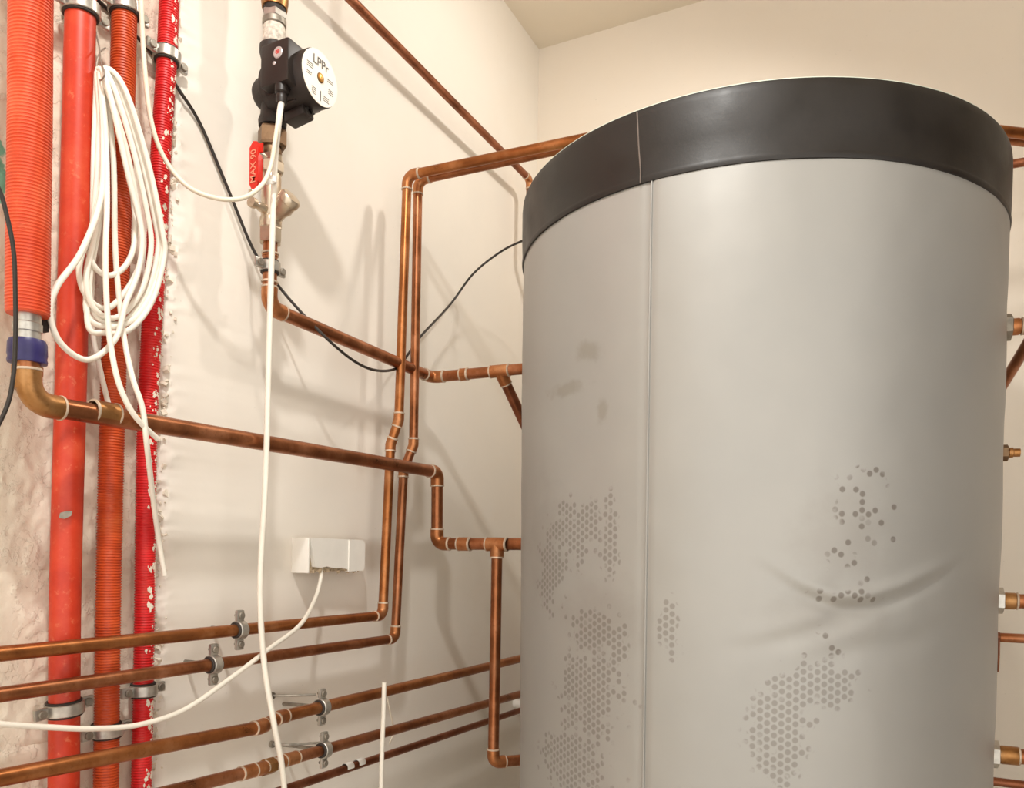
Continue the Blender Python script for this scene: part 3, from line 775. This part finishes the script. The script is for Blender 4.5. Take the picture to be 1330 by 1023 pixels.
lg2 = by(356, 82, bxF); MB().lathe(lg2 + V((0, .002, 0)), (0, -1, 0), disc_prof(.0034, 0, .003), 16).build('indicator', 'silver_logo', cb)
gl = V((by(366, 118, bxF + .012).x, bxF + .012, z0))
MB().lathe(gl + V((0, 0, -.030)), (0, 0, 1), [(.005, 0), (.0088, .001), (.0096, .008), (.0096, .014), (.0082, .016), (.0115, .019), (.0115, .032)], 20).build('cable_gland', 'pump_black', cb)
q = by(388, 150, pc.y + .0); MB().box(pc + V((.060, 0, -.055)), .022, .014, .009, (1, 0, .15), (0, 1, 0), (-.15, 0, 1), .004).build('drain_lug', 'pump_black', pump)
MB().lathe(pc + V((.078, 0, -.053)), (1, 0, .15), [(.004, 0), (.009, 0), (.009, .006), (.005, .007)], 16).build('drain_cap', 'pump_iron', pump)

# ------------------------------------------------------------------ ball valve and strainer below the pump
vb = thing('ball_valve', 'nickel ball valve and angled strainer with a red lever below the pump', 'valve', axis(250))
hexring(168, 192, .0252, 'union_nut', 'old_brass', .5, vb)
hexring(190, 206, .0170, 'neck', 'old_brass', 0, vb, 22, True)
hexring(203, 212, .0205, 'hex_nut', 'nickel', .1, vb)
hexring(211, 226, .0215, 'flare_nut', 'nickel', .45, vb)
hexring(224, 300, .0168, 'body', 'nickel', 0, vb, 24, True)
hexring(283, 297, .0190, 'collar', 'nickel', 0, vb, 24, True)
hexring(296, 316, .0205, 'hex_nut', 'nickel', .25, vb)
bo = V((pc.x, pc.y, Z(288))); bdv = V((.80, 0, .60)).normalized()
MB().lathe(bo, bdv, [(.0130, 0), (.0138, .025), (.0178, .034), (.0178, .046), (.0195, .047), (.0195, .056), (.016, .060), (.001, .061)], 26).build('strainer_branch', 'nickel', vb)
# lever
hy = pc.y - .032; hT, hB = by(329, 183, hy), by(327, 248, hy); hxm = (by(323, 215, hy).x + by(336, 215, hy).x) / 2; hw = (by(336, 215, hy).x - by(323, 215, hy).x) / 2
poly = [(-hw * .8, hB.z + .012), (-hw * .2, hB.z), (hw * .3, hB.z), (hw, hB.z + .014), (hw, hT.z - .010), (hw * .55, hT.z - .002), (-hw * .2, hT.z), (-hw * .9, hT.z - .010)]
lv = MB().prism(poly, V((hxm, hy, 0)), V((1, 0, 0)), V((0, 0, 1)), V((0, 1, 0)), .003).build('lever', 'red_lever', vb, False)
MB().box(V((hxm + hw * .92, hy + .004, (hT.z + hB.z) / 2)), .0012, .006, (hT.z - hB.z) / 2 - .014, bev=.0008).build('lever_edge', 'red_lever', lv)
text('MAX 90', .017, V((hxm + .005, hy - .0003, (hT.z + hB.z) / 2 - .001)), (0, 0, 1), (-1, 0, 0), 'lever_print', lv)
MB().lathe((pc.x - .004, hy + .004, Z(208)), (0, 1, 0), disc_prof(.006, -.003, .022), 14).build('stem', 'zinc', vb)
MB().box(V(((hxm + pc.x) / 2, hy + .002, Z(203))), abs(hxm - pc.x) / 2 + .008, .0016, .008, bev=.0008).build('lever_arm', 'red_lever', lv)
# small drain cock
dcp = V((pc.x, pc.y - .012, Z(276)))
MB().lathe(dcp, (0, -1, 0), [(.008, 0), (.008, .014), (.0062, .016), (.0062, .026), (.009, .027), (.009, .036), (.001, .036)], 16).build('drain_cock', 'nickel', vb)
MB().box(dcp + V((-.006, -.030, .010)), .004, .0022, .014, bev=.001).build('drain_handle', 'nickel', vb)

# ------------------------------------------------------------------ socket
so = .043; yL = wl(379, 720).y; yR = wl(473.5, 722, so).y; yM = wl(453, 722, so).y
zt, zb = wl(402, 698, so).z, wl(402, 744, so).z
sk = thing('wall_socket', 'cracked white double wall socket box with a cable coming out below', 'socket', (WX, (yL + yR) / 2, zb))
MB().box(V((WX + .016, (yL + yR) / 2, (zt + zb) / 2)), .017, (yR - yL) / 2 - .002, (zt - zb) / 2 - .003, bev=.003).build('back_box', 'crumbly', sk)
MB().box(V((WX + so / 2, yL + .0015, (zt + zb) / 2)), so / 2, .0016, (zt - zb) / 2, bev=.001).build('side_panel', 'white_plastic', sk)
MB().box(V((WX + so / 2 - .002, (yL + yR) / 2, zt - .0015)), so / 2 - .002, (yR - yL) / 2 - .002, .0016, bev=.001).build('top_panel', 'white_plastic', sk)
Hh = zt - zb; ws = yM - yL
# front cover of the left socket, broken along its lower left
pl = [(.0035, Hh), (ws - .001, Hh - .001), (ws - .001, .006), (ws * .86, .010), (ws * .62, .009), (ws * .45, .013), (ws * .30, .010), (.020, .012), (.015, Hh * .45)]
fc = MB().prism(pl, V((WX + .034, yL, zb)), V((0, 1, 0)), V((0, 0, 1)), V((1, 0, 0)), .009).build('front_cover', 'white_plastic', sk, False)
wr = yR - yM
pr = [(.0012, Hh - .001), (wr * .86, Hh - .001), (wr, Hh - .008), (wr, .010), (wr * .9, .004), (.0012, .002)]
fr = MB().prism(pr, V((WX + .034, yM, zb)), V((0, 1, 0)), V((0, 0, 1)), V((1, 0, 0)), .010).build('front_cover', 'white_plastic', sk, False)
MB().box(V((WX + .039, yM, (zt + zb) / 2)), .0062, .0013, Hh / 2 - .002, bev=.0008).build('divider', 'white_plastic', sk)
MB().box(V((WX + so / 2 - .004, yR - .0015, (zt + zb) / 2 - .001)), so / 2 - .004, .0016, Hh / 2 - .004, bev=.001).build('side_panel', 'white_plastic', sk)
m = MB()
for k in range(26):
    yy = random.uniform(yL + .012, yR - .01); s = random.uniform(.0015, .004)
    m.box(V((WX + random.uniform(.028, .038), yy, zb + random.uniform(.002, .009))), s, s * 1.3, s, (1, .3, .2), (-.3, 1, .4), (.1, -.4, 1), .0006)
o = m.build('plaster_crumbs', 'crumbly', sk); o['kind'] = 'stuff'

# ------------------------------------------------------------------ cables
def cable(name, label, pts, r, mat, sub=10, cat='cable', group=None):
    return tag(MB().tube(spline(pts, sub), r, 10).build(name, mat), label, cat, group)
rc_ = .0042
gb = gl + V((0, 0, -.028))
cable('white_cable', 'long white cable hanging from the pump past the socket to the bottom edge',
      [gb, wl(363, 150, .155), wl(357, 215, .135), wl(353, 330, .125), wl(349, 470, .125), wl(345, 620, .125), wl(338, 760, .125), wl(343, 860, .128), wl(356, 940, .145), wl(367, 1000, .145), wl(374, 1090, .14)], .0050, 'white_cable')
cable('white_cable', 'white cable sagging from the top edge to join the pump cable beside the red lever',
      [wl(178, -90, .05), wl(183, 0, .05), wl(188, 90, .05), wl(197, 160, .055), (wl(215, 208, .065)), wl(245, 243, .09), wl(285, 258, .12), wl(318, 256, .14), wl(341, 239, .147), wl(352, 214, .147), wl(357, 185, .150), wl(361, 158, .152)], .0036, 'white_cable_old')
tie = thing('cable_tie', 'white cable tie joining two cables below the red lever', 'cable tie', wl(352, 232, .14))
MB().lathe(wl(354, 233, .138) - V((0, 0, .006)), (0, 0, 1), solid_prof(.0052, .0066, 0, .011), 16).build('loop', 'white_plastic', tie)
MB().box(wl(349, 236, .142), .003, .006, .004, (1, 0, 0), (0, 1, .5), (0, -.5, 1), .001).build('head', 'white_plastic', tie)
cable('white_cable', 'white cable curving from under the socket down to the left edge',
      [V((WX + .034, wl(417, 740, .034).y, zb + .012)), wl(416.5, 752, .036), wl(409, 778, .05), wl(390, 811, .09), wl(350, 842, .105), wl(300, 880, .115), wl(240, 921, .115), wl(180, 941, .11), wl(120, 946, .105), wl(60, 944, .10), wl(0, 940, .10), wl(-60, 934, .10)], .0040, 'white_cable')
cable('white_rod_cable', 'short upright white cable end in front of the low copper pipes', [wl(499, 886, .14), wl(498, 930, .14), wl(496, 980, .14), wl(494, 1090, .14)], .0047, 'white_cable')
cable('black_cable', 'thin black cable running from the scarlet conduit across the wall to the tank lid',
      [wl(110, -16, -.009), wl(150, 22, -.010), wl(195, 66, -.010), wl(234, 119, .006), wl(262, 165, .006), (wl(298, 250, .008)), wl(328, 322, .012), wl(352, 358, .03), wl(380, 393, .06), wl(425, 440, .103), wl(462, 470, .108), wl(490, 481, .105), wl(515, 478, .075), wl(530, 460, .065), wl(547, 436, .06),
       wl(585, 395, .05), wl(615, 355, .08), wl(650, 327, .14), wl(680, 312, .22), wl(700, 305, .26)], .0028, 'black_cable')
cable('black_cable', 'black cable bowing in front of the orange sleeve at the left edge',
      [wl(-40, 190, .135), wl(-4, 240, .135), wl(10, 285, .135), wl(18, 330, .135), wl(20, 390, .135), wl(20, 440, .135), wl(17, 490, .135), wl(6, 535, .135), wl(-30, 600, .13)], .0026, 'black_cable')
cable('black_cable', 'black cable end behind the top of the rust-orange conduit', [wl(128, -24, .012), wl(142, 4, .012), wl(160, 28, .0)], .0036, 'black_cable', 6)

# coil of white cable hung between the red risers
coil = thing('cable_coil', 'coil of white cable hung from a wire between the red risers', 'cable coil', wl(130, 90, .06))
LO = [  # one closed loop each: (x, y, stand-off) round the loop
    [(128, 91, .062), (140, 118, .074), (163, 190, .076), (181, 280, .074), (186, 325, .072), (170, 368, .07), (140, 400, .07), (112, 384, .068), (103, 345, .066), (120, 292, .064), (133, 225, .06), (132, 150, .058)],
    [(131, 91, .062), (147, 112, .077), (172, 190, .079), (192, 280, .076), (196, 325, .074), (183, 378, .072), (152, 412, .072), (122, 400, .070), (112, 360, .068), (124, 300, .062), (135, 225, .058), (133, 150, .056)],
    [(134, 91, .064), (152, 110, .080), (180, 195, .082), (201, 285, .079), (205, 325, .076), (190, 380, .074), (160, 418, .074), (126, 412, .072), (116, 370, .066), (127, 300, .058), (137, 220, .056), (134, 150, .055)],
    [(137, 92, .066), (158, 112, .082), (187, 200, .084), (208, 290, .082), (211, 330, .079), (199, 375, .076), (172, 415, .076), (135, 424, .072), (112, 402, .066), (121, 320, .058), (130, 230, .055), (132, 150, .055)],
    [(139, 93, .068), (163, 118, .084), (192, 210, .086), (211, 300, .084), (213, 335, .080), (197, 392, .078), (168, 428, .076), (136, 432, .073), (114, 420, .066), (118, 330, .056), (126, 230, .054), (130, 150, .054)],
    [(130, 91, .070), (143, 124, .084), (166, 225, .088), (184, 300, .088), (180, 350, .088), (163, 395, .092), (150, 440, .096), (115, 467, .098), (80, 447, .098), (65, 408, .098), (74, 372, .096), (106, 326, .092), (131, 255, .082), (134, 165, .072)],
    [(127, 92, .060), (130, 160, .058), (131, 240, .060), (122, 300, .062), (116, 330, .064), (128, 352, .066), (146, 357, .068), (165, 342, .068), (175, 310, .066), (172, 250, .062), (152, 150, .060), (139, 108, .060)],
]
for k, L in enumerate(LO):
    MB().tube(spline([wl(x, y, o_ + .004 * math.sin(k * 2.1)) for x, y, o_ in L], 9, True), .0040, 10, closed=True).build('loop', 'white_cable', coil)
for L in ([(129, 94, .064), (137, 170, .072), (139, 260, .082), (137, 330, .096), (139, 400, .104), (144, 450, .112), (155, 500, .122), (175, 540, .126), (205, 570, .122)],
          [(134, 94, .062), (147, 200, .062), (150, 330, .066), (160, 430, .082), (172, 490, .112), (185, 530, .124), (191, 580, .122), (198, 640, .085), (206, 700, .055), (214, 747, .05)],
          [(126, 94, .05), (122, 200, .05), (120, 330, .045), (119, 420, .03), (130, 480, .03), (150, 560, .03)]):
    MB().tube(spline([wl(*p) for p in L], 9), .0040, 10).build('tail', 'white_cable', coil)
MB().tube(spline([wl(124, 40, .03), wl(129, 62, .05), wl(131, 80, .068), wl(136, 96, .086), wl(130, 104, .07), wl(125, 92, .05), wl(129, 70, .045), wl(137, 62, .03)], 8), .0011, 6).build('hanging_wire', 'zinc_dull', coil)
# plaster shreds hanging from the low pipes
q = [wl(503, 905, .09), wl(507, 925, .085), wl(511, 948, .08), wl(506, 966, .085)]
tag(MB().tube(spline(q, 6), [.0012 + .0012 * abs(math.sin(k * 1.7)) for k in range(19)], 7).build('plaster_shred', 'plaster_chip'), 'shred of dried plaster hanging beside the upright white cable end', 'plaster scrap')
